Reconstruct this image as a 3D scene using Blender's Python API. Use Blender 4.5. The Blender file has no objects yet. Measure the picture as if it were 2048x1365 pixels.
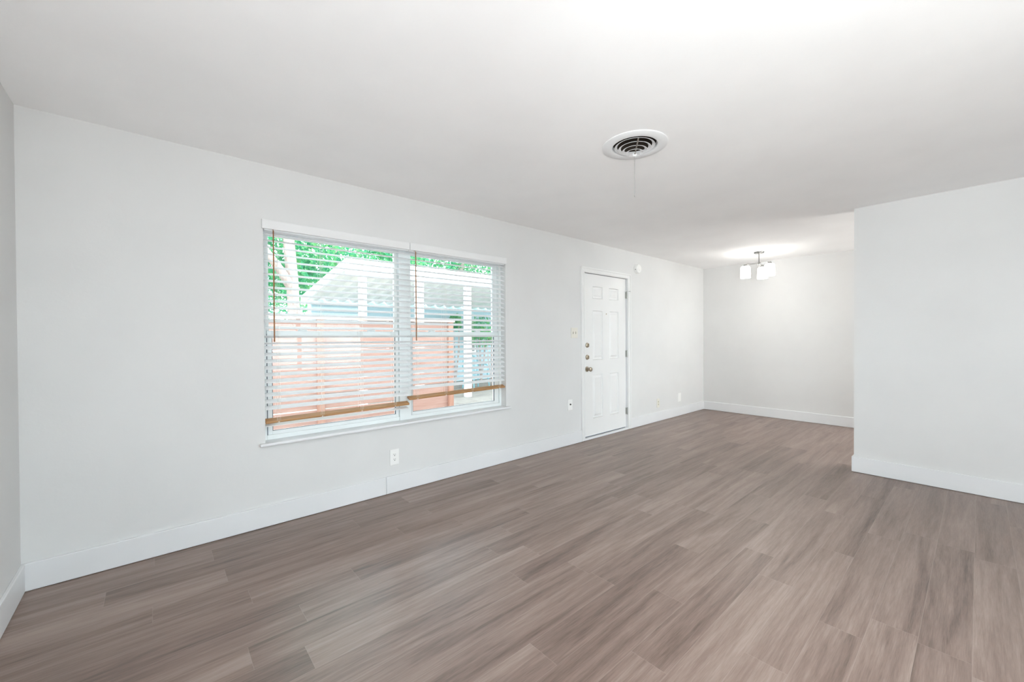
import bpy, bmesh, math, random
from mathutils import Vector, Matrix
random.seed(7)
S = bpy.context.scene
COL = S.collection
pi = math.pi

# ------------------------------------------------------------------ camera
FPX, YAW, PIT, ROL, CAMZ = 815.144, 0.8532723, -0.0084609, -0.0058602, 1.26543
fw = Vector((math.cos(YAW)*math.cos(PIT), math.sin(YAW)*math.cos(PIT), math.sin(PIT)))
rt0 = Vector((math.sin(YAW), -math.cos(YAW), 0)); up0 = rt0.cross(fw)
rt = math.cos(ROL)*rt0 + math.sin(ROL)*up0
up = -math.sin(ROL)*rt0 + math.cos(ROL)*up0
cd = bpy.data.cameras.new('camera'); cam = bpy.data.objects.new('camera', cd); COL.objects.link(cam)
cd.sensor_fit = 'HORIZONTAL'; cd.sensor_width = 36; cd.lens = 36*FPX/2048; cd.clip_start = .02; cd.clip_end = 200
m3 = Matrix((rt, up, -fw)).transposed()
cam.matrix_world = Matrix.Translation((0, 0, CAMZ)) @ m3.to_4x4()
S.camera = cam

def at(u, v, Y):
    """point of the plane y = Y that the photograph shows at (u, v)"""
    d = fw*FPX + rt*(u-1024) - up*(v-682.5)
    return Vector((0, 0, CAMZ)) + d*(Y/d.y)

# ------------------------------------------------------------------ dimensions
H, W, L, P, Q, N = 2.44, 3.158, 7.183, 4.880, .763, .523
REAR, T = -1.7, .16
OX0, OX1, OZ0, OZ1 = .547, 2.672, .546, 2.060        # window opening
DX0, DX1, DZ1 = 3.915, 4.852, 2.062                  # door opening

# ------------------------------------------------------------------ light, sky, exposure
S.view_settings.view_transform = 'Standard'; S.view_settings.look = 'None'
S.view_settings.gamma = 1; S.view_settings.exposure = 0.0; S.view_settings.use_curve_mapping = False
SKY, SUN, NEARL, REARL, FARL, LAMP = 7.6, 9.0, 148.0, 2.0, 56.0, 10.5
S.cycles.max_bounces = 18; S.cycles.diffuse_bounces = 12; S.cycles.transparent_max_bounces = 24
world = bpy.data.worlds.new('sky'); S.world = world; world.use_nodes = True
bg = world.node_tree.nodes['Background']
bg.inputs[0].default_value = (.82, .925, 1.0, 1); bg.inputs[1].default_value = SKY
sd = bpy.data.lights.new('sun', 'SUN'); sd.energy = SUN; sd.angle = .12; sd.color = (1, .98, .95)
sun = bpy.data.objects.new('sun', sd); COL.objects.link(sun)
sun.rotation_euler = Vector((-.15, -.42, -1.0)).to_track_quat('-Z', 'Y').to_euler()
# fill lamp added at an invented window opening behind the camera
ad = bpy.data.lights.new('added_fill_near', 'AREA'); ad.shape = 'RECTANGLE'; ad.size = 1.5; ad.size_y = 1.4
ad.energy = NEARL; ad.color = (.965, .985, 1.0)
al = bpy.data.objects.new('added_fill_near', ad); COL.objects.link(al)
al.location = (-N-.03, -.75, 1.35); al.rotation_euler = Vector((1, .35, .95)).to_track_quat('-Z', 'Y').to_euler()
gd = bpy.data.lights.new('added_fill_rear', 'AREA'); gd.shape = 'RECTANGLE'; gd.size = 2.4; gd.size_y = 2.0  # weak fill lamp added at the invented glass door
gd.energy = REARL; gd.color = (.92, .96, 1.0)
gl = bpy.data.objects.new('added_fill_rear', gd); COL.objects.link(gl)
gl.location = (2.0, REAR-.03, 1.08); gl.rotation_euler = Vector((0, 1, 1.1)).to_track_quat('-Z', 'Z').to_euler()
kd = bpy.data.lights.new('added_fill_far', 'AREA'); kd.shape = 'RECTANGLE'; kd.size = 1.5; kd.size_y = 1.1  # fill lamp added behind the partition to brighten the far end
kd.energy = FARL; kd.color = (1.0, .985, .96)
kl = bpy.data.objects.new('added_fill_far', kd); COL.objects.link(kl)
kl.location = (6.1, REAR-.03, 1.45); kl.rotation_euler = Vector((0, 1, .35)).to_track_quat('-Z', 'Z').to_euler()
pd = bpy.data.lights.new('window_portal', 'AREA'); pd.shape = 'RECTANGLE'; pd.size = OX1-OX0; pd.size_y = OZ1-OZ0
pd.cycles.is_portal = True
po = bpy.data.objects.new('window_portal', pd); COL.objects.link(po)
po.location = ((OX0+OX1)/2, W+T+.02, (OZ0+OZ1)/2); po.rotation_euler = Vector((0, -1, 0)).to_track_quat('-Z', 'Z').to_euler()

# ------------------------------------------------------------------ materials
def lin(c):
    f = lambda v: (v/255/12.92) if v/255 <= .04045 else ((v/255+.055)/1.055)**2.4
    return tuple(f(x) for x in c)+(1,)
class NT:
    def __init__(s, name):
        s.m = bpy.data.materials.new(name); s.m.use_nodes = True
        s.t = s.m.node_tree; s.b = s.t.nodes['Principled BSDF']; s.out = s.t.nodes['Material Output']
    def n(s, kind, **kw):
        x = s.t.nodes.new(kind)
        for k, v in kw.items(): setattr(x, k, v)
        return x
    def l(s, a, b): s.t.links.new(a, b)
    def math(s, op, a, b=None, c=None):
        x = s.n('ShaderNodeMath', operation=op)
        for i, v in enumerate((a, b, c)):
            if v is None: continue
            if isinstance(v, (int, float)): x.inputs[i].default_value = v
            else: s.l(v, x.inputs[i])
        return x.outputs[0]
    def comb(s, x, y, z):
        c = s.n('ShaderNodeCombineXYZ')
        for i, v in enumerate((x, y, z)):
            if isinstance(v, (int, float)): c.inputs[i].default_value = v
            else: s.l(v, c.inputs[i])
        return c.outputs[0]
    def pos(s):
        g = s.n('ShaderNodeNewGeometry'); q = s.n('ShaderNodeSeparateXYZ'); s.l(g.outputs['Position'], q.inputs[0])
        return g.outputs['Position'], q.outputs
    def noise(s, vec, scale, detail=3, rough=.5, dist=0):
        x = s.n('ShaderNodeTexNoise'); s.l(vec, x.inputs['Vector'])
        x.inputs['Scale'].default_value = scale; x.inputs['Detail'].default_value = detail
        x.inputs['Roughness'].default_value = rough; x.inputs['Distortion'].default_value = dist
        return x.outputs['Fac']
    def ramp(s, fac, stops):
        r = s.n('ShaderNodeValToRGB'); s.l(fac, r.inputs[0]); e = r.color_ramp.elements
        while len(e) < len(stops): e.new(.5)
        for i, (p, c) in enumerate(stops): e[i].position = p; e[i].color = c
        return r.outputs[0]
    def bump(s, h, strength=.1, dist=.01):
        b = s.n('ShaderNodeBump'); b.inputs['Strength'].default_value = strength; b.inputs['Distance'].default_value = dist
        s.l(h, b.inputs['Height']); s.l(b.outputs[0], s.b.inputs['Normal'])
def paint(name, col, rough=.6, bump=.04, scale=90, var=.015, metal=0, spec=.4):
    k = NT(name); p, _ = k.pos()
    nz = k.noise(p, 2.3, 3)
    c = lin(col); lo = tuple(v*(1-var) for v in c[:3])+(1,); hi = tuple(min(1, v*(1+var)) for v in c[:3])+(1,)
    k.l(k.ramp(nz, [(.35, lo), (.65, hi)]), k.b.inputs['Base Color'])
    k.b.inputs['Roughness'].default_value = rough; k.b.inputs['Metallic'].default_value = metal
    k.b.inputs['Specular IOR Level'].default_value = spec
    if bump: k.bump(k.noise(p, scale, 3), bump, .004)
    return k.m
M = {}
M['wall'] = paint('wall_paint', (217, 217, 216), .62, .10, 60)
M['ceiling'] = paint('ceiling_paint', (247, 247, 247), .8, .08, 70)
M['trim'] = paint('trim_paint', (224, 225, 226), .38, .02, 60)
M['door'] = paint('door_paint', (228, 228, 227), .36, .02, 60)
M['vinyl'] = paint('window_vinyl', (226, 231, 231), .4, 0)
M['gasket'] = paint('window_gasket', (70, 80, 92), .6, 0)
M['slat'] = paint('slat_finish', (239, 241, 242), .45, 0)
M['valance'] = paint('valance_finish', (228, 228, 228), .42, 0)
M['cord'] = paint('blind_cord', (232, 230, 222), .8, 0)
M['white_plastic'] = paint('white_plastic', (236, 236, 234), .35, 0)
M['cream_plastic'] = paint('cream_plastic', (222, 219, 209), .38, 0)
M['ivory_plastic'] = paint('ivory_plastic', (208, 203, 184), .38, 0)
M['slot'] = paint('socket_slot', (38, 36, 34), .6, 0)
M['nickel'] = paint('brushed_nickel', (178, 168, 152), .28, 0, metal=1)
M['hinge'] = paint('hinge_steel', (176, 176, 172), .35, 0, metal=1)
M['chrome'] = paint('satin_steel', (150, 150, 148), .3, 0, metal=1)
M['duct'] = paint('duct_interior', (52, 44, 36), .7, 0, var=.2)
M['lever'] = paint('damper_steel', (150, 146, 140), .4, 0, metal=.6)
M['ventwhite'] = paint('vent_enamel', (232, 233, 234), .35, 0)
M['chain'] = paint('pull_cord', (150, 148, 144), .5, 0)
M['outwhite'] = paint('patio_white_paint', (236, 238, 240), .5, .05, 30)
M['deck'] = paint('patio_roof_metal', (238, 240, 238), .5, 0)
M['siding'] = paint('neighbour_siding', (156, 180, 188), .6, 0)
M['dark'] = paint('dark_glass', (86, 98, 100), .3, 0)
M['teal'] = paint('teal_powder_coat', (96, 150, 158), .5, 0)
M['bark'] = None

def wood(name, a, b, scale=(3, 40, 40), rough=.5, axis_mix=None):
    k = NT(name); p, o = k.pos()
    v = k.comb(k.math('MULTIPLY', o[0], scale[0]), k.math('MULTIPLY', o[1], scale[1]), k.math('MULTIPLY', o[2], scale[2]))
    f = k.noise(v, 1.0, 4, .6, .4)
    k.l(k.ramp(f, [(.3, lin(a)), (.72, lin(b))]), k.b.inputs['Base Color'])
    k.b.inputs['Roughness'].default_value = rough; k.bump(f, .1, .003)
    return k.m
M['tan_wood'] = wood('tan_wood', (156, 112, 68), (194, 152, 106), (5, 90, 160), .42)
M['wand_wood'] = wood('wand_wood', (128, 84, 48), (166, 118, 74), (90, 90, 6), .4)
M['cedar'] = wood('cedar_boards', (152, 112, 99), (174, 140, 128), (2.2, 30, 34), .7)
M['cedar_cap_lit'] = wood('cedar_cap_lit', (176, 150, 138), (200, 180, 170), (2.2, 30, 30), .7)  # paler cedar: light falling on the cap is put into its colour
M['cedar_post'] = wood('cedar_post', (152, 106, 88), (170, 128, 110), (30, 30, 2.5), .7)
M['bark'] = wood('pale_bark', (132, 112, 104), (176, 158, 150), (9, 9, 3), .8)

def leaf_mat(name, a, b, c):
    k = NT(name); p, o = k.pos()
    f = k.noise(p, 2.6, 4, .65)
    col = k.ramp(f, [(.32, lin(a)), (.5, lin(b)), (.68, lin(c))])
    d = k.n('ShaderNodeBsdfDiffuse'); t = k.n('ShaderNodeBsdfTranslucent'); mx = k.n('ShaderNodeMixShader'); mx.inputs[0].default_value = .5
    k.l(col, d.inputs[0]); k.l(col, t.inputs[0]); k.l(d.outputs[0], mx.inputs[1]); k.l(t.outputs[0], mx.inputs[2])
    k.l(mx.outputs[0], k.out.inputs[0]); k.t.nodes.remove(k.b)
    return k.m
M['leaf'] = leaf_mat('tree_leaf', (38, 116, 92), (80, 158, 112), (148, 194, 128))
M['leaf_cool'] = leaf_mat('shrub_leaf', (40, 130, 96), (92, 182, 124), (160, 214, 130))

def glass_mat():
    k = NT('window_glass'); tr = k.n('ShaderNodeBsdfTransparent'); gl = k.n('ShaderNodeBsdfGlossy'); gl.inputs['Roughness'].default_value = .02
    tr.inputs[0].default_value = (.95, .985, .985, 1)
    fr = k.n('ShaderNodeFresnel'); fr.inputs[0].default_value = 1.45; mx = k.n('ShaderNodeMixShader')
    k.l(fr.outputs[0], mx.inputs[0]); k.l(tr.outputs[0], mx.inputs[1]); k.l(gl.outputs[0], mx.inputs[2]); k.l(mx.outputs[0], k.out.inputs[0])
    k.t.nodes.remove(k.b); return k.m
M['glass'] = glass_mat()

def shade_mat():
    k = NT('lit_opal_glass'); k.b.inputs['Base Color'].default_value = (.9, .9, .88, 1); k.b.inputs['Roughness'].default_value = .25
    k.b.inputs['Emission Color'].default_value = (1, .965, .915, 1); k.b.inputs['Emission Strength'].default_value = LAMP
    return k.m
M['shade'] = shade_mat()

def ground_mat():
    k = NT('yard_ground'); p, o = k.pos(); f = k.noise(p, 3.0, 6, .65); g = k.noise(p, 30, 3)
    mixv = k.math('ADD', k.math('MULTIPLY', f, .7), k.math('MULTIPLY', g, .3))
    k.l(k.ramp(mixv, [(.35, lin((104, 96, 90))), (.55, lin((132, 124, 116))), (.7, lin((120, 118, 104)))]), k.b.inputs['Base Color'])
    k.b.inputs['Roughness'].default_value = .95; k.bump(g, .4, .02); return k.m
M['ground'] = ground_mat()

def floor_mat():
    k = NT('vinyl_plank_floor'); p, o = k.pos(); X, Y = o[0], o[1]
    PW, PL = .1505, 1.22
    r = k.math('DIVIDE', k.math('SUBTRACT', Y, .0135), PW)
    row = k.math('FLOOR', r); fy = k.math('FRACT', r)
    wn = k.n('ShaderNodeTexWhiteNoise', noise_dimensions='1D'); k.l(row, wn.inputs['W'])
    cx = k.math('ADD', k.math('DIVIDE', X, PL), k.math('MULTIPLY', wn.outputs['Value'], 7.0))
    col = k.math('FLOOR', cx); fx = k.math('FRACT', cx)
    w2 = k.n('ShaderNodeTexWhiteNoise', noise_dimensions='2D'); k.l(k.comb(row, col, 0), w2.inputs['Vector'])
    tone = w2.outputs['Value']; sp = k.n('ShaderNodeSeparateColor'); k.l(w2.outputs['Color'], sp.inputs[0])
    off = k.math('MULTIPLY', sp.outputs[0], 40); off2 = k.math('MULTIPLY', sp.outputs[1], 40)
    def grain(sx, sy, det, dist):
        return k.noise(k.comb(k.math('ADD', k.math('MULTIPLY', X, sx), off), k.math('ADD', k.math('MULTIPLY', Y, sy), off2), off), 1, det, .6, dist)
    g1 = grain(.9, 11, 4, .8); g2 = grain(3.5, 60, 3, .2); g3 = grain(14, 300, 2, 0); g4 = grain(.5, 4.5, 2, .5)
    t = k.math('ADD', k.math('MULTIPLY', g1, .46), k.math('MULTIPLY', g2, .26))
    t = k.math('ADD', t, k.math('MULTIPLY', g3, .17)); t = k.math('ADD', t, k.math('MULTIPLY', g4, .12))
    t = k.math('ADD', t, k.math('MULTIPLY', k.math('SUBTRACT', tone, .5), .10))
    base = k.ramp(t, [(.34, lin((84, 66, 57))), (.42, lin((112, 92, 82))), (.52, lin((133, 112, 102))), (.66, lin((156, 137, 127)))])
    # thin bevelled seams in a paler colour
    ey = k.math('MULTIPLY', k.math('MINIMUM', fy, k.math('SUBTRACT', 1, fy)), PW)
    ex = k.math('MULTIPLY', k.math('MINIMUM', fx, k.math('SUBTRACT', 1, fx)), PL)
    edge = k.math('LESS_THAN', k.math('MINIMUM', ex, ey), .0011)
    mx = k.n('ShaderNodeMix', data_type='RGBA'); k.l(k.math('MULTIPLY', edge, .28), mx.inputs[0]); k.l(base, mx.inputs[6])
    mx.inputs[7].default_value = lin((172, 156, 147)); k.l(mx.outputs[2], k.b.inputs['Base Color'])
    k.l(k.math('ADD', .30, k.math('MULTIPLY', g2, .14)), k.b.inputs['Roughness'])
    k.b.inputs['Specular IOR Level'].default_value = .7
    k.bump(k.math('SUBTRACT', k.math('MULTIPLY', g3, .5), k.math('MULTIPLY', edge, 1.0)), .18, .0015)
    return k.m
M['floor'] = floor_mat()

# ------------------------------------------------------------------ mesh helpers
class MB:
    def __init__(s): s.bm = bmesh.new()
    def box(s, x0, x1, y0, y1, z0, z1):
        v = [s.bm.verts.new(c) for c in ((x0,y0,z0),(x1,y0,z0),(x1,y1,z0),(x0,y1,z0),(x0,y0,z1),(x1,y0,z1),(x1,y1,z1),(x0,y1,z1))]
        for f in ((0,3,2,1),(4,5,6,7),(0,1,5,4),(1,2,6,5),(2,3,7,6),(3,0,4,7)): s.bm.faces.new([v[i] for i in f])
        return v
    def prism(s, pts, d):
        """extrude polygon pts (3D) along vector d"""
        d = Vector(d); a = [s.bm.verts.new(p) for p in pts]; b = [s.bm.verts.new(Vector(p)+d) for p in pts]
        n = len(a); s.bm.faces.new(list(reversed(a))); s.bm.faces.new(b)
        for i in range(n): s.bm.faces.new((a[i], a[(i+1)%n], b[(i+1)%n], b[i]))
    def tube(s, pts, r, n=10, cap=True):
        pts = [Vector(p) for p in pts]; rs = r if isinstance(r, (list, tuple)) else [r]*len(pts); rings = []
        for i, p in enumerate(pts):
            d = (pts[min(i+1, len(pts)-1)]-pts[max(i-1, 0)]).normalized()
            a = d.orthogonal().normalized() if not rings else (prev - d*prev.dot(d)).normalized()
            prev = a; b = d.cross(a)
            rings.append([s.bm.verts.new(p+(a*math.cos(2*pi*k/n)+b*math.sin(2*pi*k/n))*rs[i]) for k in range(n)])
        for A, B in zip(rings, rings[1:]):
            for k in range(n): s.bm.faces.new((A[k], A[(k+1)%n], B[(k+1)%n], B[k]))
        if cap: s.bm.faces.new(list(reversed(rings[0]))); s.bm.faces.new(rings[-1])
    def lathe(s, prof, origin, axis, n=32, cap0=False, cap1=False):
        """prof: (radius, height along axis)"""
        o = Vector(origin); ax = Vector(axis).normalized(); a = ax.orthogonal().normalized(); b = ax.cross(a); rings = []
        for r, h in prof:
            if r < 1e-6: rings.append([s.bm.verts.new(o+ax*h)]); continue
            rings.append([s.bm.verts.new(o+ax*h+(a*math.cos(2*pi*k/n)+b*math.sin(2*pi*k/n))*r) for k in range(n)])
        for A, B in zip(rings, rings[1:]):
            for k in range(n):
                q = [A[k % len(A)], A[(k+1) % len(A)], B[(k+1) % len(B)], B[k % len(B)]]
                u = []
                for v in q:
                    if v not in u: u.append(v)
                if len(u) > 2: s.bm.faces.new(u)
        if cap0 and len(rings[0]) > 2: s.bm.faces.new(list(reversed(rings[0])))
        if cap1 and len(rings[-1]) > 2: s.bm.faces.new(rings[-1])
    def build(s, name, mat, parent=None, bevel=0, smooth=False, recalc=True):
        if recalc: bmesh.ops.recalc_face_normals(s.bm, faces=s.bm.faces)
        me = bpy.data.meshes.new(name); s.bm.to_mesh(me); s.bm.free(); me.materials.append(mat)
        o = bpy.data.objects.new(name, me); COL.objects.link(o)
        if parent is not None:
            o.parent = parent; o.matrix_parent_inverse = world_of(parent).inverted()
        if bevel:
            b = o.modifiers.new('bevel', 'BEVEL'); b.width = bevel; b.segments = 2; b.limit_method = 'ANGLE'; b.angle_limit = .6
        if smooth:
            for f in me.polygons: f.use_smooth = True
            me.set_sharp_from_angle(angle=.7)
        return o
def world_of(o):
    m = o.matrix_basis.copy()
    return m if o.parent is None else world_of(o.parent) @ o.matrix_parent_inverse @ m
def box(name, mat, b, parent=None, bevel=0):
    q = MB(); q.box(*b); return q.build(name, mat, parent, bevel)
def tag(o, label, cat, group=None, kind=None):
    o['label'] = label; o['category'] = cat
    if group: o['group'] = group
    if kind: o['kind'] = kind
    return o
def empty(name, loc):
    o = bpy.data.objects.new(name, None); o.location = loc; o.empty_display_size = .05; COL.objects.link(o); return o
def struct(o, label=None, cat=None):
    o['kind'] = 'structure'
    if label: o['label'] = label; o['category'] = cat
    return o

# ------------------------------------------------------------------ room shell
XE = L+T; XN = -N-T; YR = REAR-T; YF = W+T; ROOF = 2.72
struct(box('floor', M['floor'], (XN, XE, YR, YF, -.12, 0)), 'grey brown wood plank floor running through the empty room', 'floor')
# ceiling with the round hole of the register
VX, VY, VR = 2.221, 1.392, .135
q = MB(); bm = q.bm
o_ = [bm.verts.new((x, y, H)) for x, y in ((XN, YR), (XE, YR), (XE, YF), (XN, YF))]
c_ = [bm.verts.new((VX+VR*math.cos(2*pi*k/48), VY+VR*math.sin(2*pi*k/48), H)) for k in range(48)]
eds = [bm.edges.new((o_[i], o_[(i+1) % 4])) for i in range(4)]+[bm.edges.new((c_[i], c_[(i+1) % 48])) for i in range(48)]
bmesh.ops.triangle_fill(bm, use_beauty=True, edges=eds)
r = bmesh.ops.extrude_face_region(bm, geom=list(bm.faces))
bmesh.ops.translate(bm, vec=(0, 0, .03), verts=[g for g in r['geom'] if isinstance(g, bmesh.types.BMVert)])
struct(q.build('ceiling', M['ceiling']), 'smooth white ceiling over the whole room', 'ceiling')
struct(box('roof', M['outwhite'], (XN, XE, YR, YF+.05, ROOF, ROOF+.1)), 'flat roof over the room, above the ceiling', 'roof')
q = MB()                                     # wall with the window and the door
for b in ((XN, OX0, 0, ROOF), (OX0, OX1, 0, OZ0), (OX0, OX1, OZ1, ROOF), (OX1, DX0, 0, ROOF), (DX0, DX1, DZ1, ROOF), (DX1, XE, 0, ROOF)):
    q.box(b[0], b[1], W, YF, b[2], b[3])
struct(q.build('wall_front', M['wall']), 'long white wall holding the window and the entry door', 'wall')
struct(box('wall_back', M['wall'], (L, XE, YR, W, 0, ROOF)), 'far white wall behind the ceiling lamp', 'wall')
q = MB(); A0, A1, AZ0, AZ1 = -1.5, 0.0, .65, 2.05
for y0, y1, z0, z1 in ((YR, A0, 0, ROOF), (A1, W, 0, ROOF), (A0, A1, 0, AZ0), (A0, A1, AZ1, ROOF)): q.box(XN, -N, y0, y1, z0, z1)
struct(q.build('wall_left', M['wall']), 'white wall at the left edge of the view', 'wall')
q = MB(); B0, B1, BZ1 = .8, 3.2, 2.1
K0, K1, KZ0, KZ1 = 5.35, 6.85, .9, 2.0
for x0, x1, z0, z1 in ((-N, B0, 0, ROOF), (B1, K0, 0, ROOF), (K1, L, 0, ROOF), (K0, K1, 0, KZ0), (K0, K1, KZ1, ROOF), (B0, B1, BZ1, ROOF)): q.box(x0, x1, YR, REAR, z0, z1)
struct(q.build('wall_rear', M['wall']), 'white wall behind the viewer', 'wall')
struct(box('wall_right', M['wall'], (P, P+.115, REAR, Q, 0, H)), 'white partition wall ending in a free corner at right', 'wall')

BT, BH = .015, .142
def base(name, boxes, label):
    q = MB()
    for b in boxes: q.box(*b)
    struct(q.build(name, M['trim'], None, .0035), label, 'baseboard')
base('baseboard_front', [(-N, 1.389, W-BT, W, .002, BH), (1.391, 3.855, W-BT, W, .002, BH)], 'white baseboard along the window wall, left of the door')
base('baseboard_front.001', [(4.912, L, W-BT, W, .002, BH)], 'white baseboard along the wall right of the door')
base('baseboard_back', [(L-BT, L, REAR, W-BT, .002, BH)], 'white baseboard along the far wall')
base('baseboard_left', [(-N, -N+BT, REAR, W-BT, .002, BH)], 'white baseboard on the wall at the left edge')
q = MB(); prof = [(P-BT, REAR), (P-BT, Q+BT), (P+.115+BT, Q+BT), (P+.115+BT, REAR), (P+.115, REAR), (P+.115, Q), (P, Q), (P, REAR)]
q.prism([(x, y, .002) for x, y in prof], (0, 0, BH-.002))
struct(q.build('baseboard_right', M['trim'], None, .0035), 'white baseboard wrapping the free end of the partition', 'baseboard')

# ------------------------------------------------------------------ window_1
FY0, FY1 = W+.075, W+.145
win = struct(empty('window_1', ((OX0+OX1)/2, W+.1, OZ0)), 'white vinyl double window with a wide centre mullion', 'window')
MX0, MX1 = 1.551, 1.658; SILL = .566
q = MB()
q.box(OX0, .572, FY0, FY1, SILL, OZ1); q.box(2.646, OX1, FY0, FY1, SILL, OZ1)
q.box(MX0, MX1, FY0-.006, FY1, SILL, OZ1)
q.box(.572, MX0, FY0, FY1, SILL, .598); q.box(MX1, 2.646, FY0, FY1, SILL, .598)
q.box(.572, MX0, FY0, FY1, 2.012, OZ1); q.box(MX1, 2.646, FY0, FY1, 2.012, OZ1)
q.build('window_frame', M['vinyl'], win, .002)
for s0, s1, g0, g1 in ((.572, MX0, .606, 1.520), (MX1, 2.646, 1.677, 2.585)):
    # upper sash sits to the outside, lower sash to the inside
    y0, y1 = FY0+.036, FY0+.064
    q = MB()
    for b in ((s0, g0-.012, y0, y1, 1.286, 2.012), (g1+.008, s1, y0, y1, 1.286, 2.012), (g0-.012, g1+.008, y0, y1, 1.988, 2.012), (g0-.012, g1+.008, y0, y1, 1.286, 1.318)): q.box(*b)
    u = q.build('upper_sash', M['vinyl'], win, .002)
    box('pane', M['glass'], (g0-.012, g1+.008, y0+.011, y0+.015, 1.318, 1.988), u)
    y0, y1 = FY0+.006, FY0+.034
    q = MB()
    for b in ((s0+.004, g0, y0, y1, .598, 1.322), (g1, s1-.004, y0, y1, .598, 1.322), (g0, g1, y0, y1, .598, .624), (g0, g1, y0, y1, 1.288, 1.322)): q.box(*b)
    lo = q.build('lower_sash', M['vinyl'], win, .002)
    box('pane', M['glass'], (g0, g1, y0+.011, y0+.015, .624, 1.288), lo)
    q = MB()                                 # dark gasket line round the lower glass
    for b in ((g0, g0+.004, y0+.004, y0+.011, .624, 1.288), (g1-.005, g1, y0+.004, y0+.011, .624, 1.288), (g0, g1, y0+.004, y0+.011, .624, .6265)): q.box(*b)
    q.build('gasket', M['gasket'], lo)
    box('balance_track', M['gasket'], (s0, s0+.004, FY0-.001, FY0+.03, .598, 1.30), win)
    for lx in (g0+(g1-g0)*.22, g0+(g1-g0)*.78):
        q = MB(); q.box(lx-.03, lx+.03, y0+.004, y1, 1.322, 1.331); q.tube([(lx-.02, y0+.012, 1.336), (lx+.022, y0+.004, 1.338)], .006, 8)
        q.build('sash_lock', M['vinyl'], lo, .002)
q = MB(); q.box(.512, 2.714, W-.040, W, .546, SILL); q.box(OX0, OX1, W-.001, FY1+.01, .546, SILL)
q.build('window_sill', M['trim'], win, .006)

# unseen window added behind the viewer to bring light into the room
w2 = struct(empty('added_window', (-N-.1, (A0+A1)/2, AZ0)), 'white framed window added in the wall behind the viewer for light', 'window')
q = MB()
for b in ((A0, A0+.05, AZ0, AZ1), (A1-.05, A1, AZ0, AZ1), (A0+.05, A1-.05, AZ0, AZ0+.05), (A0+.05, A1-.05, AZ1-.05, AZ1), ((A0+A1)/2-.025, (A0+A1)/2+.025, AZ0+.05, AZ1-.05)):
    q.box(-N-.13, -N-.07, b[0], b[1], b[2], b[3])
q.build('window_frame', M['vinyl'], w2, .002)
box('pane', M['glass'], (-N-.105, -N-.101, A0+.05, A1-.05, AZ0+.05, AZ1-.05), w2)

d2 = struct(empty('added_glass_door', ((B0+B1)/2, REAR-.1, 0)), 'white framed sliding glass door added behind the viewer for light', 'door')  # unseen door, added as one more opening to light the room
for a, b, y in ((B0, (B0+B1)/2+.03, REAR-.12), ((B0+B1)/2-.03, B1, REAR-.08)):
    q = MB()
    for c in ((a, a+.06, .02, BZ1), (b-.06, b, .02, BZ1), (a+.06, b-.06, .02, .10), (a+.06, b-.06, BZ1-.07, BZ1)): q.box(c[0], c[1], y-.018, y+.018, c[2], c[3])
    f = q.build('sliding_panel', M['vinyl'], d2, .002)
    box('pane', M['glass'], (a+.06, b-.06, y-.002, y+.002, .10, BZ1-.07), f)
box('threshold', M['vinyl'], (B0, B1, YR, REAR-.005, 0, .02), d2)

w3 = struct(empty('added_far_window', ((K0+K1)/2, REAR-.1, KZ0)), 'white framed window added behind the partition wall for light', 'window')  # unseen window, added to light the far end of the room
q = MB()
for b in ((K0, K0+.05, KZ0, KZ1), (K1-.05, K1, KZ0, KZ1), (K0+.05, K1-.05, KZ0, KZ0+.05), (K0+.05, K1-.05, KZ1-.05, KZ1)): q.box(b[0], b[1], REAR-.13, REAR-.07, b[2], b[3])
q.build('window_frame', M['vinyl'], w3, .002)
box('pane', M['glass'], (K0+.05, K1-.05, REAR-.105, REAR-.101, KZ0+.05, KZ1-.05), w3)

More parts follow.
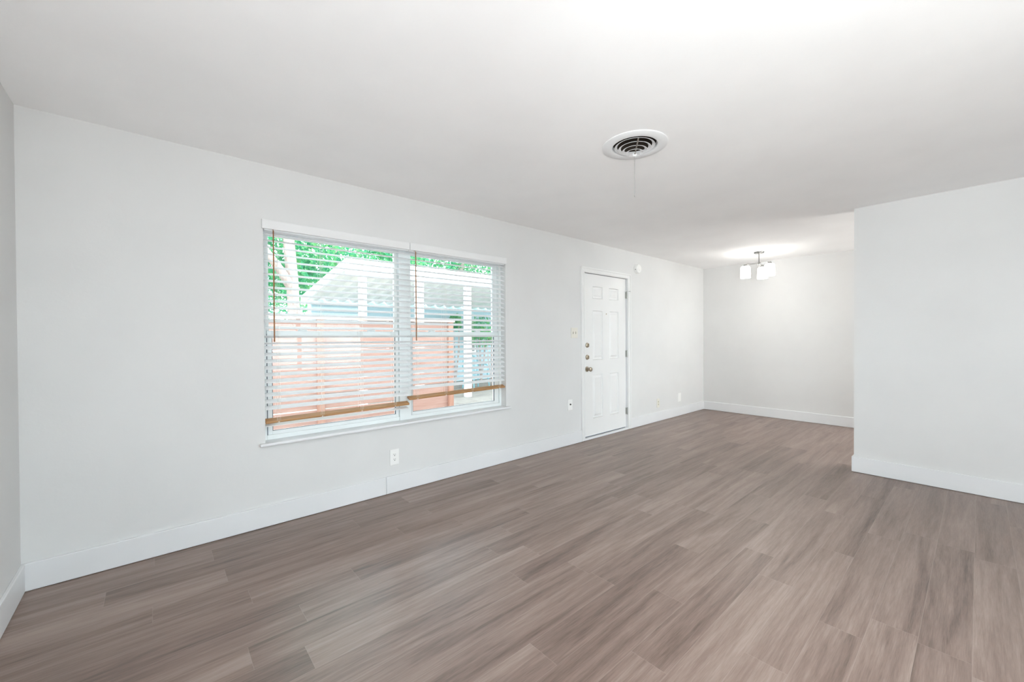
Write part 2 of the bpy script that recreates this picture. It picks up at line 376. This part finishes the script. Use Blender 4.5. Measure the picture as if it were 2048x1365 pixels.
# ------------------------------------------------------------------ blinds
PITCH, SD = .0458, .050
def slat_mesh(q, x0, x1, zf, tilt, yc):
    """crowned slat; room-side lower edge at height zf"""
    c, s = math.cos(tilt), math.sin(tilt); th = .0028; prof = []
    ps = [(-.5+i/6) for i in range(7)]
    topc = []; bot = []
    for u in ps:
        cr = .0016*(1-4*u*u)
        topc.append((u*SD, cr+th/2)); bot.append((u*SD, cr-th/2))
    poly = topc+bot[::-1]
    zc = zf + SD/2*math.sin(tilt)
    pts = [(x0, yc+a*c-b*s, zc+a*s+b*c) for a, b in poly]
    q.prism(pts, (x1-x0, 0, 0))
def blind(name, x0, x1, vx0, vx1, n, rail, label, ladders, wx, extra):
    root = empty(name, ((x0+x1)/2, W+.03, 2.0)); tag(root, label, 'window blind', 'wooden blinds in the double window')
    # rail = (z left, z right) of the underside of the bottom rail
    q = MB(); pts = [(vx0, W-.020, 2.008), (vx0, W-.018, 2.006), (vx0, W-.008, 2.006), (vx0, W-.008, 2.068), (vx0, W-.017, 2.068), (vx0, W-.020, 2.062)]
    q.prism(pts, (vx1-vx0, 0, 0))
    for e0, e1 in ((vx0, vx0+.006), (vx1-.006, vx1)): q.box(e0, e1, W-.009, W-.0005, 2.006, 2.068)
    q.build('valance', M['valance'], root, .0015)
    q = MB(); q.box(x0, x1, W+.006, W+.060, 2.000, 2.045); q.build('headrail', M['slat'], root, .002)
    q = MB(); yc = W+.034
    for k in range(n):
        t = .40 + random.uniform(-.02, .02)
        if k in (15, 16): t = -.26
        zf = 1.974-PITCH*k
        slat_mesh(q, x0, x1, zf, t, yc)
    q.build('slats', M['slat'], root)
    sl = (rail[1]-rail[0])
    q = MB(); t = .36; c, s = math.cos(t), math.sin(t)
    prof = [(-.025, .001), (-.023, -.001), (.023, -.001), (.025, .001), (.025, .012), (.022, .0155), (-.022, .0155), (-.025, .012)]
    a = [q.bm.verts.new((x0, yc+u*c-v*s, rail[0]+.009+u*s+v*c)) for u, v in prof]
    b = [q.bm.verts.new((x1, yc+u*c-v*s, rail[1]+.009+u*s+v*c)) for u, v in prof]
    q.bm.faces.new(a); q.bm.faces.new(b[::-1])
    for i in range(8): q.bm.faces.new((a[i], a[(i+1) % 8], b[(i+1) % 8], b[i]))
    br = q.build('bottom_rail', M['tan_wood'], root, .001); br['label'] = 'tan wooden bottom rail'
    for lx in ladders:
        zb = rail[0]+sl*(lx-x0)/(x1-x0)
        q = MB(); q.box(lx-.004, lx+.004, yc-.0265, yc-.024, zb+.002, zb+.012); q.box(lx-.0035, lx+.0035, yc-.006, yc+.006, zb-.003, zb+.012)
        q.build('cord_plug', M['cord'], br, .0008)
    if extra:
        q = MB(); slat_mesh(q, x0, x1-.004, rail[0]-.018, .22, yc+.002); q.build('loose_slat', M['slat'], root)
    for lx in ladders:
        zb = rail[0]+sl*(lx-x0)/(x1-x0)
        q = MB()
        for dx, yy in ((-.010, yc-.0255), (.010, yc-.0255), (-.010, yc+.0265), (.010, yc+.0265), (0, yc-.0262)):
            q.tube([(lx+dx, yy, 1.996), (lx+dx, yy, zb+.004)], .0007, 5)
        q.build('ladder_cord', M['cord'], root)
    q = MB(); q.tube([(wx, W-.026, 1.995), (wx, W-.0265, 1.262), (wx, W-.0265, 1.246)], [.0042, .0048, .0056], 10)
    q.tube([(wx, W-.026, 1.994), (wx, W-.024, 2.004), (wx, W+.012, 2.006)], .0016, 6)
    w_ = q.build('tilt_wand', M['wand_wood'], root, 0, True); w_['label'] = 'brown wooden tilt wand'
    return root
blind('window_blind', .5525, 1.6075, .537, 1.6085, 27, (.688, .700),
      'left blind of white slats, lower tan bottom rail reaching near the sill', (.631, .915, 1.206, 1.482), .602, True)
blind('window_blind.001', 1.6115, 2.666, 1.6125, 2.672, 26, (.738, .756),
      'right blind of white slats, tan bottom rail hanging higher above the sill', (1.687, 1.971, 2.264, 2.595), 1.659, False)

# ------------------------------------------------------------------ door_1
door = struct(empty('door_1', ((DX0+DX1)/2, W, 0)), 'white six-panel entry door in white casing', 'door')
q = MB()                                     # casing, mitred profile: flat plus raised outer band
CX0, CX1, CZ = 3.856, 4.911, 2.119
for (x0, x1, z0, z1) in ((CX0, DX0+.006, 0.004, CZ), (DX1-.006, CX1, 0.004, CZ), (DX0+.006, DX1-.006, DZ1-.006, CZ)): q.box(x0, x1, W-.014, W, z0, z1)
for (x0, x1, z0, z1) in ((CX0, CX0+.018, 0.004, CZ), (CX1-.018, CX1, 0.004, CZ), (CX0+.018, CX1-.018, CZ-.018, CZ)): q.box(x0, x1, W-.021, W-.0135, z0, z1)
for (x0, x1, z0, z1) in ((DX0-.012, DX0-.004, 0.004, DZ1+.004), (DX1+.004, DX1+.012, 0.004, DZ1+.004), (DX0-.012, DX1+.012, DZ1+.004, DZ1+.012)): q.box(x0, x1, W-.018, W-.0135, z0, z1)
q.build('casing', M['door'], door, .003)
q = MB()
for b in ((DX0, DX0+.004, W, YF, 0, DZ1), (DX1-.004, DX1, W, YF, 0, DZ1), (DX0, DX1, W, YF, DZ1-.004, DZ1),
          (DX0, DX0+.016, W+.072, W+.085, 0, DZ1), (DX1-.016, DX1, W+.072, W+.085, 0, DZ1), (DX0, DX1, W+.072, W+.085, DZ1-.02, DZ1)): q.box(*b)
q.build('jamb', M['trim'], door)
box('threshold', M['trim'], (DX0+.004, DX1-.004, W-.012, YF, .001, .024), door, .004)
SY = W+.020; sc = SY/W
fx = lambda x: x*sc
fz = lambda z: CAMZ+(z-CAMZ)*sc
x0, x1, z0, z1 = DX0+.008, DX1-.016, .036, DZ1-.010
xs = [x0, fx(4.084), fx(4.297), fx(4.430), fx(4.643), x1]
zs = [z0, fz(.250), fz(.805), fz(.978), fz(1.603), fz(1.743), fz(1.906), z1]
q = MB(); bm = q.bm
V = {}
def vv(x, y, z):
    k = (round(x, 5), round(y, 5), round(z, 5))
    if k not in V: V[k] = bm.verts.new((x, y, z))
    return V[k]
for i in range(5):
    for j in range(7):
        a, b, c, d = xs[i], xs[i+1], zs[j], zs[j+1]
        if i in (1, 3) and j in (1, 3, 5):
            rings = [(0, 0), (.008, -.004), (.014, .010), (.030, .010), (.048, .002)]
            prev = None
            for ins, dep in rings:
                cur = [vv(a+ins, SY+dep, c+ins), vv(b-ins, SY+dep, c+ins), vv(b-ins, SY+dep, d-ins), vv(a+ins, SY+dep, d-ins)]
                if prev:
                    for k in range(4): bm.faces.new((prev[k], prev[(k+1) % 4], cur[(k+1) % 4], cur[k]))
                prev = cur
            bm.faces.new(prev)
        else:
            bm.faces.new((vv(a, SY, c), vv(b, SY, c), vv(b, SY, d), vv(a, SY, d)))
SB = SY+.044
bx = [(x0, z0), (x1, z0), (x1, z1), (x0, z1)]
bm.faces.new([vv(x, SB, z) for x, z in bx][::-1])
# sides
lowv = [vv(x, SY, z0) for x in xs]; topv = [vv(x, SY, z1) for x in xs]; lv = [vv(x0, SY, z) for z in zs]; rv = [vv(x1, SY, z) for z in zs]
bm.faces.new([vv(x0, SB, z0)]+[vv(x1, SB, z0)]+lowv[::-1]); bm.faces.new(topv+[vv(x1, SB, z1), vv(x0, SB, z1)])
bm.faces.new(lv[::-1]+[vv(x0, SB, z0), vv(x0, SB, z1)][0:2]); bm.faces.new(rv+[vv(x1, SB, z1), vv(x1, SB, z0)])
slab = q.build('door_panel', M['door'], door)
box('door_sweep', M['gasket'], (x0, x1, SY+.012, SY+.03, .024, z0+.001), slab)
for z in (fz(1.166), fz(1.019)):             # two deadbolts
    q = MB(); c = (fx(3.976), SY, z)
    q.lathe([(.031, 0), (.031, .006), (.027, .012), (.014, .014), (.012, .016), (0, .016)], c, (0, -1, 0), 28, cap0=True)
    db = q.build('deadbolt', M['nickel'], slab, 0, True)
    q = MB(); q.box(c[0]-.005, c[0]+.005, SY-.032, SY-.015, z-.018, z+.018); q.build('thumb_turn', M['nickel'], db, .003)
q = MB(); c = (fx(3.972), SY, fz(.873))
q.lathe([(.033, 0), (.033, .004), (.029, .010), (.013, .013), (.0115, .034), (.018, .040), (.027, .048), (.0285, .058), (.024, .066), (.012, .070), (0, .070)], c, (0, -1, 0), 32, cap0=True)
q.build('door_knob', M['nickel'], slab, 0, True)
q = MB(); q.lathe([(.009, 0), (.009, .003), (.006, .004), (.005, .001), (0, .001)], (fx(4.369), SY, fz(1.562)), (0, -1, 0), 20)
q.build('peephole', M['nickel'], slab, 0, True)
for i, z in enumerate((1.833, 1.036, .254)):
    q = MB(); xh = DX1-.012; y = W-.002
    for k in range(5): q.tube([(xh, y, z-.044+k*.0178), (xh, y, z-.044+k*.0178+.0168)], .0075, 12)
    q.tube([(xh, y, z-.050), (xh, y, z+.050)], .0045, 10)
    q.box(xh-.012, xh, W+.004, SY, z-.044, z+.044)
    hg = q.build('hinge', M['hinge'], door, 0, True)
    if i == 0:                               # hinge pin door stop
        q = MB(); q.tube([(xh-.075, W-.030, z+.052), (xh, y, z+.052), (xh+.04, W-.030, z+.052)], .0035, 8)
        q.build('hinge_stop', M['hinge'], hg, 0, True)
        for px, py in ((xh-.078, W-.031), (xh+.042, W-.031)):
            q = MB(); q.tube([(px-.006, py-.002, z+.052), (px+.006, py+.002, z+.052)], .0075, 10); q.build('bumper', M['white_plastic'], hg, 0, True)

# ------------------------------------------------------------------ plates on the window wall
def plate(name, x0, x1, z0, z1, mat, label, cat, group=None):
    o = empty(name, ((x0+x1)/2, W, (z0+z1)/2)); tag(o, label, cat, group)
    q = MB(); q.box(x0, x1, W-.0065, W-.0002, z0, z1)
    return o, q.build('cover_plate', mat, o, .003)
def screw(par, x, z, mat):
    q = MB(); q.lathe([(.0035, 0), (.003, .0012), (0, .0014)], (x, W-.0064, z), (0, -1, 0), 12); q.build('screw', mat, par, 0, True)
def duplex(par, x, zc, mat, r=.0165):
    for dz in (.0195, -.0195):
        q = MB(); z = zc+dz
        pts = []
        for k in range(32):
            a = 2*pi*k/32; pts.append((x+r*math.cos(a), W-.0062, z+max(-.0132, min(.0132, r*math.sin(a)))))
        q.prism(pts, (0, -.0018, 0)); s = q.build('socket', mat, par)
        q = MB()
        q.box(x-.0078, x-.0052, W-.0083, W-.0079, z-.0015, z+.0085); q.box(x+.0052, x+.0076, W-.0083, W-.0079, z-.0005, z+.0075)
        q.prism([(x+.0032*math.cos(2*pi*k/14), W-.0083, z-.0068+.0034*math.sin(2*pi*k/14)) for k in range(14)], (0, .0004, 0))
        q.build('slots', M['slot'], s)
o, pl = plate('wall_outlet', 1.425, 1.504, .224, .354, M['white_plastic'], 'white duplex power outlet on the wall below the window', 'outlet')
duplex(o, 1.4645, .289, M['white_plastic']); screw(pl, 1.4645, .289, M['white_plastic'])
o, pl = plate('wall_outlet.001', 5.612, 5.690, .206, .338, M['cream_plastic'], 'cream duplex power outlet low on the wall right of the door', 'outlet')
duplex(o, 5.651, .272, M['ivory_plastic']); screw(pl, 5.651, .272, M['ivory_plastic'])
o, pl = plate('light_switch', 3.676, 3.792, 1.256, 1.378, M['cream_plastic'], 'cream double toggle light switch plate left of the door', 'light switch')
for x in (3.711, 3.757):
    q = MB(); q.box(x-.0055, x+.0055, W-.0068, W-.0064, 1.305, 1.329); s = q.build('switch_slot', M['slot'], pl)
    q = MB(); q.prism([(x-.004, W-.006, 1.311), (x-.004, W-.017, 1.319), (x-.004, W-.0165, 1.325), (x-.004, W-.006, 1.324)], (.008, 0, 0))
    q.build('toggle', M['cream_plastic'], o, .001)
    for z in (1.287, 1.347): screw(pl, x, z, M['cream_plastic'])
o, pl = plate('coaxial_plate', 3.612, 3.693, .408, .534, M['white_plastic'], 'white cable jack plate with one dark connector, left of the door', 'wall plate')
q = MB(); q.lathe([(.010, 0), (.010, .003), (.0052, .004), (.0052, .013), (.003, .013), (.003, .005), (0, .005)], (3.6525, W-.0063, .476), (0, -1, 0), 16); q.build('connector', M['slot'], o, 0, True)
for z in (.425, .517): screw(pl, 3.6525, z, M['white_plastic'])
o, pl = plate('blank_plate', 6.262, 6.352, .226, .360, M['white_plastic'], 'blank white wall plate near the far corner', 'wall plate')
for z in (.258, .328): screw(pl, 6.307, z, M['white_plastic'])

# ------------------------------------------------------------------ smoke alarm
sm = empty('smoke_alarm', (5.075, W, 2.215)); tag(sm, 'round white smoke alarm high on the wall beside the door', 'smoke alarm')
q = MB(); c = (5.075, W-.0003, 2.215)
q.lathe([(.066, 0), (.066, .010), (.063, .012), (.063, .016), (.0615, .036), (.056, .043), (.040, .046), (0, .046)], c, (0, -1, 0), 40, cap0=True)
sb = q.build('housing', M['white_plastic'], sm, 0, True)
q = MB(); q.box(5.075-.066, 5.075-.061, W-.032, W-.020, 2.197, 2.204); q.build('sounder_slot', M['slot'], sm)
q = MB(); q.lathe([(.013, .044), (.013, .048), (.010, .0495), (0, .0495)], (5.09, W, 2.195), (0, -1, 0), 20); q.build('test_button', M['white_plastic'], sm, 0, True)

# ------------------------------------------------------------------ ceiling register
cv = empty('ceiling_vent', (VX, VY, H)); tag(cv, 'round white ceiling air vent with concentric rings and hanging pull chain', 'vent')
q = MB(); q.lathe([(.192, 0), (.1925, .004), (.188, .007), (.150, .010), (.140, .011), (.134, .009), (.131, .004), (.131, -.02), (.134, -.02)], (VX, VY, H-.0003), (0, 0, -1), 64)
q.build('flange', M['ventwhite'], cv, 0, True)
q = MB(); q.lathe([(.133, -.002), (.133, -.20), (0, -.20)], (VX, VY, H), (0, 0, -1), 48); q.build('duct', M['duct'], cv, 0, True)
q = MB()
for r, h in ((.118, .010), (.096, .022), (.074, .035), (.052, .047), (.031, .058)):
    q.lathe([(r-.015, h-.008), (r, h), (r+.0016, h-.0012), (r-.0138, h-.0092), (r-.015, h-.008)], (VX, VY, H), (0, 0, -1), 56)
q.build('ring_blades', M['ventwhite'], cv, 0, True)
q = MB(); d = Vector((-.74, -.67, 0)); n_ = Vector((-d.y, d.x, 0))*.004; p0 = Vector((VX, VY, H-.066)); p1 = Vector((VX, VY, H-.018))+d*.128
q.prism([p0+n_, p0-n_, p1-n_, p1+n_], (0, 0, .0025)); q.build('damper_lever', M['lever'], cv)
q = MB(); q.lathe([(.013, .052), (.014, .060), (.012, .066), (.006, .069), (0, .069)], (VX, VY, H), (0, 0, -1), 24); q.build('hub', M['ventwhite'], cv, 0, True)
q = MB(); q.tube([(VX, VY, H-.067), (VX, VY, 2.135)], .0012, 6); q.tube([(VX, VY, 2.137), (VX, VY, 2.130), (VX, VY, 2.124)], [.0012, .0028, .0022], 8)
q.build('pull_chain', M['chain'], cv)

# ------------------------------------------------------------------ ceiling lamp in the dining corner
LX, LY = 6.345, 2.02
lp = empty('ceiling_lamp', (LX, LY, H)); tag(lp, 'lit three-light ceiling lamp with white glass shades near the far wall', 'lamp')
q = MB(); q.lathe([(.064, 0), (.064, .012), (.056, .022), (.014, .026), (.010, .030), (0, .030)], (LX, LY, H-.0003), (0, 0, -1), 36); q.build('canopy', M['chrome'], lp, 0, True)
q = MB(); q.tube([(LX, LY, H-.026), (LX, LY, 2.285)], .0065, 12); q.build('stem', M['chrome'], lp, 0, True)
q = MB(); q.lathe([(.0, 0), (.016, .002), (.019, .012), (.019, .034), (.014, .042), (.006, .050), (0, .052)], (LX, LY, 2.295), (0, 0, -1), 24); q.build('hub', M['chrome'], lp, 0, True)
rr = Vector((rt0.x, rt0.y, 0)); ff = -Vector((fw.x, fw.y, 0)).normalized()
for a in (1.31, 1.31+2*pi/3, 1.31-2*pi/3):
    d = rr*math.cos(a)+ff*math.sin(a); c = Vector((LX, LY, 0))+d*.170
    q = MB(); q.tube([Vector((LX, LY, 2.275))+d*.015, Vector((LX, LY, 2.276))+d*.08, Vector((c.x, c.y, 2.276))-d*.02, Vector((c.x, c.y, 2.268)), Vector((c.x, c.y, 2.25))], .006, 10)
    q.build('arm', M['chrome'], lp, 0, True)
    q = MB(); q.lathe([(.008, -.022), (.022, -.018), (.026, 0), (.026, .028), (.018, .032), (0, .032)], (c.x, c.y, 2.254), (0, 0, -1), 24); q.build('socket_cup', M['chrome'], lp, 0, True)
    q = MB(); q.lathe([(.026, 0), (.048, .004), (.058, .016), (.062, .05), (.064, .165), (.0615, .165), (.0595, .05), (.055, .018), (.046, .007), (.026, .003)], (c.x, c.y, 2.250), (0, 0, -1), 36)
    sh = q.build('shade', M['shade'], lp, 0, True)
    q = MB(); q.lathe([(.012, .03), (.014, .045), (.028, .08), (.029, .095), (.02, .115), (0, .122)], (c.x, c.y, 2.250), (0, 0, -1), 20); q.build('bulb', M['shade'], sh, 0, True)

# ------------------------------------------------------------------ the yard outside
GZ = -.15
struct(box('ground', M['ground'], (-14, 30, -14, 34, GZ-.1, GZ)), 'bare pale ground outside the window', 'ground')
# cedar fence
fe = empty('cedar_fence', (1.2, 5.62, GZ)); tag(fe, 'red cedar fence of horizontal boards outside the window', 'fence')
FX0, FX1 = -2.6, 3.60
q = MB(); z = .0; hs = [.185, .18, .185, .18, .185, .18, .185, .18]; z = -.03
for i, h in enumerate(hs):
    x = FX0
    g = .016 if i in (1, 4, 6) else .007
    q.box(FX0, FX1-.02, 5.600, 5.620, z, z+h); z += h+g
q.build('boards', M['cedar'], fe, .003); TOPZ = z
for px in (-1.95, -.18, 1.592, 3.555):
    box('fence_post', M['cedar_post'], (px-.045, px+.045, 5.555, 5.600, GZ, TOPZ), fe, .004)
box('cap_rail', M['cedar_cap_lit'], (FX0, FX1+.02, 5.54, 5.65, TOPZ, TOPZ+.035), fe, .004)
# patio cover
pc = empty('patio_cover', (6, 9.5, GZ)); tag(pc, 'white patio cover with corrugated metal roof beyond the fence', 'patio cover')
RX0, RX1, RY0, RY1, RZ0, RZ1 = 2.80, 13.5, 8.0, 11.2, 2.73, 2.235
q = MB(); n = int((RX1-RX0)/.33); ring0 = []; ring1 = []
for i in range(n):
    for dx, dz in ((0, 0), (.06, .075), (.165, .075), (.225, 0)):
        x = RX0+i*.33+dx; ring0.append((x, RY0, RZ0-.02+dz)); ring1.append((x, RY1, RZ1+dz))
va = [q.bm.verts.new(p) for p in ring0]; vb = [q.bm.verts.new(p) for p in ring1]
vc = [q.bm.verts.new(Vector(p)+Vector((0, 0, .012))) for p in ring0]; vd = [q.bm.verts.new(Vector(p)+Vector((0, 0, .012))) for p in ring1]
for i in range(len(va)-1):
    q.bm.faces.new((va[i], va[i+1], vb[i+1], vb[i])); q.bm.faces.new((vc[i], vd[i], vd[i+1], vc[i+1]))
    q.bm.faces.new((va[i], vc[i], vc[i+1], va[i+1])); q.bm.faces.new((vb[i], vb[i+1], vd[i+1], vd[i]))
q.bm.faces.new((va[0], vb[0], vd[0], vc[0])); q.bm.faces.new((va[-1], vc[-1], vd[-1], vb[-1]))
q.build('roof_deck', M['deck'], pc)
box('fascia', M['outwhite'], (RX0-.06, RX1, RY0-.06, RY0, 2.52, 2.80), pc, .005)
q = MB(); q.prism([(RX0-.06, RY0, 2.62), (RX0-.06, RY0, 2.80), (RX0-.06, RY1, RZ1+.09), (RX0-.06, RY1, RZ1-.12)], (.05, 0, 0)); q.build('rake_board', M['outwhite'], pc)
box('beam', M['outwhite'], (RX0, RX1, 8.02, 8.14, 2.50, 2.62), pc, .005)
for a, b in ((3.04, 3.17), (4.27, 4.44), (5.56, 5.71), (9.2, 9.35)):
    box('patio_post', M['outwhite'], (a, b, 8.02, 8.14, GZ, 2.50), pc, .006)
# neighbouring house
nh = empty('neighbour_house', (8, 12.5, GZ)); tag(nh, 'blue grey neighbouring house wall under the patio cover', 'house')
q = MB(); z = GZ
while z < 2.24:
    q.prism([(3.0, 11.24, z), (3.0, 11.265, z+.145), (3.0, 11.6, z+.145), (3.0, 11.6, z)], (11, 0, 0)); z += .145
q.build('siding', M['siding'], nh)
for a, b in ((5.0, 6.0), (7.75, 8.15)):
    f = box('window', M['outwhite'], (a, b, 11.20, 11.26, .75, 1.85), nh)
    box('pane', M['dark'], (a+.07, b-.07, 11.19, 11.22, .82, 1.78), f)
    box('grille', M['outwhite'], ((a+b)/2-.02, (a+b)/2+.02, 11.18, 11.20, .82, 1.78), f)

# ---- trees and shrubs
def crown(name, blobs, nleaf, size, mat, parent):
    q = MB(); bm = q.bm; tot = sum(b[3]**2 for b in blobs)
    for (cx, cy, cz, r, fl) in blobs:
        for i in range(int(nleaf*r*r/tot)):
            d = Vector((random.gauss(0, 1), random.gauss(0, 1), random.gauss(0, 1))).normalized()*r*(random.random()**.45)
            c = Vector((cx+d.x, cy+d.y, cz+d.z*fl))
            n = Vector((random.gauss(0, 1), random.gauss(0, 1), random.gauss(0, 1)+.6)).normalized()
            a = n.orthogonal().normalized(); b = n.cross(a); t = random.random()*2*pi
            u = a*math.cos(t)+b*math.sin(t); w = n.cross(u); s = size*random.uniform(.6, 1.3)
            p = [c-u*s, c-w*s*.34+n*s*.12, c+u*s, c+w*s*.34+n*s*.12]
            vs = [bm.verts.new(x) for x in p]; bm.faces.new((vs[0], vs[1], vs[2])); bm.faces.new((vs[0], vs[2], vs[3]))
    return q.build(name, mat, parent, recalc=False)
def tree(name, x, y, h, r0, lean, branches, blobs, nleaf, label, size=.11):
    t = empty(name, (x, y, GZ)); tag(t, label, 'tree', 'trees beyond the fence')
    q = MB(); pts = [Vector((x+lean[0]*f+random.uniform(-.03, .03), y+lean[1]*f, GZ+h*f)) for f in (0, .2, .4, .6, .8, 1)]
    q.tube(pts, [r0*1.25, r0*1.05, r0, r0*.92, r0*.8, r0*.55], 12); q.build('trunk', M['bark'], t, 0, True)
    for b in branches:
        q = MB(); q.tube(b[0], b[1], 9); q.build('branch', M['bark'], t, 0, True)
    crown('foliage', blobs, nleaf, size, M['leaf'], t)
    return t
p = at(588, 612, 13.6); p2 = at(578, 470, 13.6)
xb, zb = p.x, p.z
slope = (p2.x-p.x)/(p2.z-p.z)
br0 = at(589, 585, 13.6); br1 = at(560, 540, 13.4); br2 = at(536, 508, 13.2)
h1 = 8.2
tree('broadleaf_tree', xb-slope*(zb-GZ), 13.6, h1, .165, (slope*h1, 0), [([br0, br1, br2, br2+(br2-br1)*1.6], [.15, .125, .11, .08])],
     [(xb-1.6, 14.6, 4.9, 1.7, .9), (xb+1.0, 14.9, 5.2, 1.9, .9), (xb-.3, 15.0, 3.2, 1.5, .9), (xb-2.1, 14.6, 2.8, 1.5, 1), (xb+1.0, 15.6, 3.6, 1.5, .9), (xb, 14.6, 7.4, 2.0, .7), (xb-3.4, 14.9, 4.6, 1.6, 1)],
     8000, 'pale-trunked tree with a diagonal branch, seen through the left blind', .14)
p = at(668, 500, 18.6)
tree('broadleaf_tree.001', p.x, 18.6, 8.0, .13, (.1, 0), [([(p.x, 18.6, 4.8), (p.x+.7, 18.6, 5.8), (p.x+1.5, 18.7, 6.6)], [.07, .055, .035])],
     [(p.x+1.9, 18.9, 5.7, 1.9, .8), (p.x-1.0, 19.2, 5.4, 1.7, .9), (p.x+.7, 19.5, 3.9, 1.8, .8), (p.x+3.6, 19.0, 5.8, 1.7, .8), (p.x+.9, 18.9, 7.4, 1.9, .7), (p.x-1.4, 19.4, 3.4, 1.5, .9)],
     6500, 'slender tree with pale trunk rising behind the gable of the patio cover', .15)
p = at(919, 538, 25.0)
tree('broadleaf_tree.002', p.x, 25.0, 10.5, .25, (.2, 0), [],
     [(p.x-5.0, 25.2, 6.7, 2.6, .8), (p.x-2.2, 25.4, 7.0, 2.6, .8), (p.x+.6, 25.5, 6.8, 2.5, .8), (p.x+3.4, 25.2, 6.8, 2.6, .8), (p.x+6.4, 25.3, 6.7, 2.7, .8), (p.x-.7, 25.1, 9.6, 3.0, .7)],
     8000, 'tall tree behind the patio roof, seen through the right blind', .20)
for i, (u, v, Y, r, lab) in enumerate(((962, 655, 10.62, .42, 'bright green shrub right of the fence end, seen through the right blind'), (910, 640, 10.75, .20, 'small green shrub close behind the end post of the fence'), (986, 668, 8.75, .20, 'green shrub beside the right window frame'))):
    c = at(u, v, Y); s = empty('garden_shrub' if i == 0 else 'garden_shrub.%03d' % i, (c.x, Y, GZ)); tag(s, lab, 'shrub', 'shrubs by the patio')
    q = MB()
    for k in range(5):
        a = k*1.26; q.tube([(c.x, Y, GZ), (c.x+.15*math.cos(a), Y+.1*math.sin(a), (GZ+c.z)/2), (c.x+.16*math.cos(a), Y+.16*math.sin(a), c.z)], [.02, .015, .008], 6)
    q.build('stems', M['bark'], s, 0, True)
    crown('foliage', [(c.x, Y, c.z, r, 1.0), (c.x+.1, Y+.1, c.z-.9*r, r*.9, .9)], 900, .06, M['leaf_cool'], s)
# garden chair
gc_ = at(952, 745, 9.3); cx, cy = gc_.x, 9.3
ch = empty('garden_chair', (cx, cy, GZ)); tag(ch, 'teal metal garden chair with curved back, right of the fence', 'chair')
box('seat', M['teal'], (cx-.26, cx+.26, cy-.25, cy+.25, GZ+.42, GZ+.455), ch, .012)
q = MB(); q.tube([(cx+.27*math.cos(a), cy+.27, GZ+.62+.30*math.sin(a)) for a in [pi*k/14 for k in range(-3, 18)]], .016, 8); q.tube([(cx, cy+.27, GZ+.44), (cx, cy+.27, GZ+.92)], .012, 8)
for s in (-.13, .13): q.tube([(cx+s, cy+.27, GZ+.44), (cx+s, cy+.27, GZ+.88)], .010, 8)
q.build('backrest', M['teal'], ch, 0, True)
for sx in (-1, 1):
    for sy in (-1, 1):
        q = MB(); q.tube([(cx+sx*.23, cy+sy*.22, GZ+.43), (cx+sx*.27, cy+sy*.27, GZ)], .016, 8); q.build('leg', M['teal'], ch, 0, True)
    q = MB(); q.tube([(cx+sx*.27, cy+.26, GZ+.66), (cx+sx*.29, cy-.1, GZ+.66), (cx+sx*.27, cy-.22, GZ+.60), (cx+sx*.25, cy-.22, GZ+.43)], .014, 8); q.build('armrest', M['teal'], ch, 0, True)
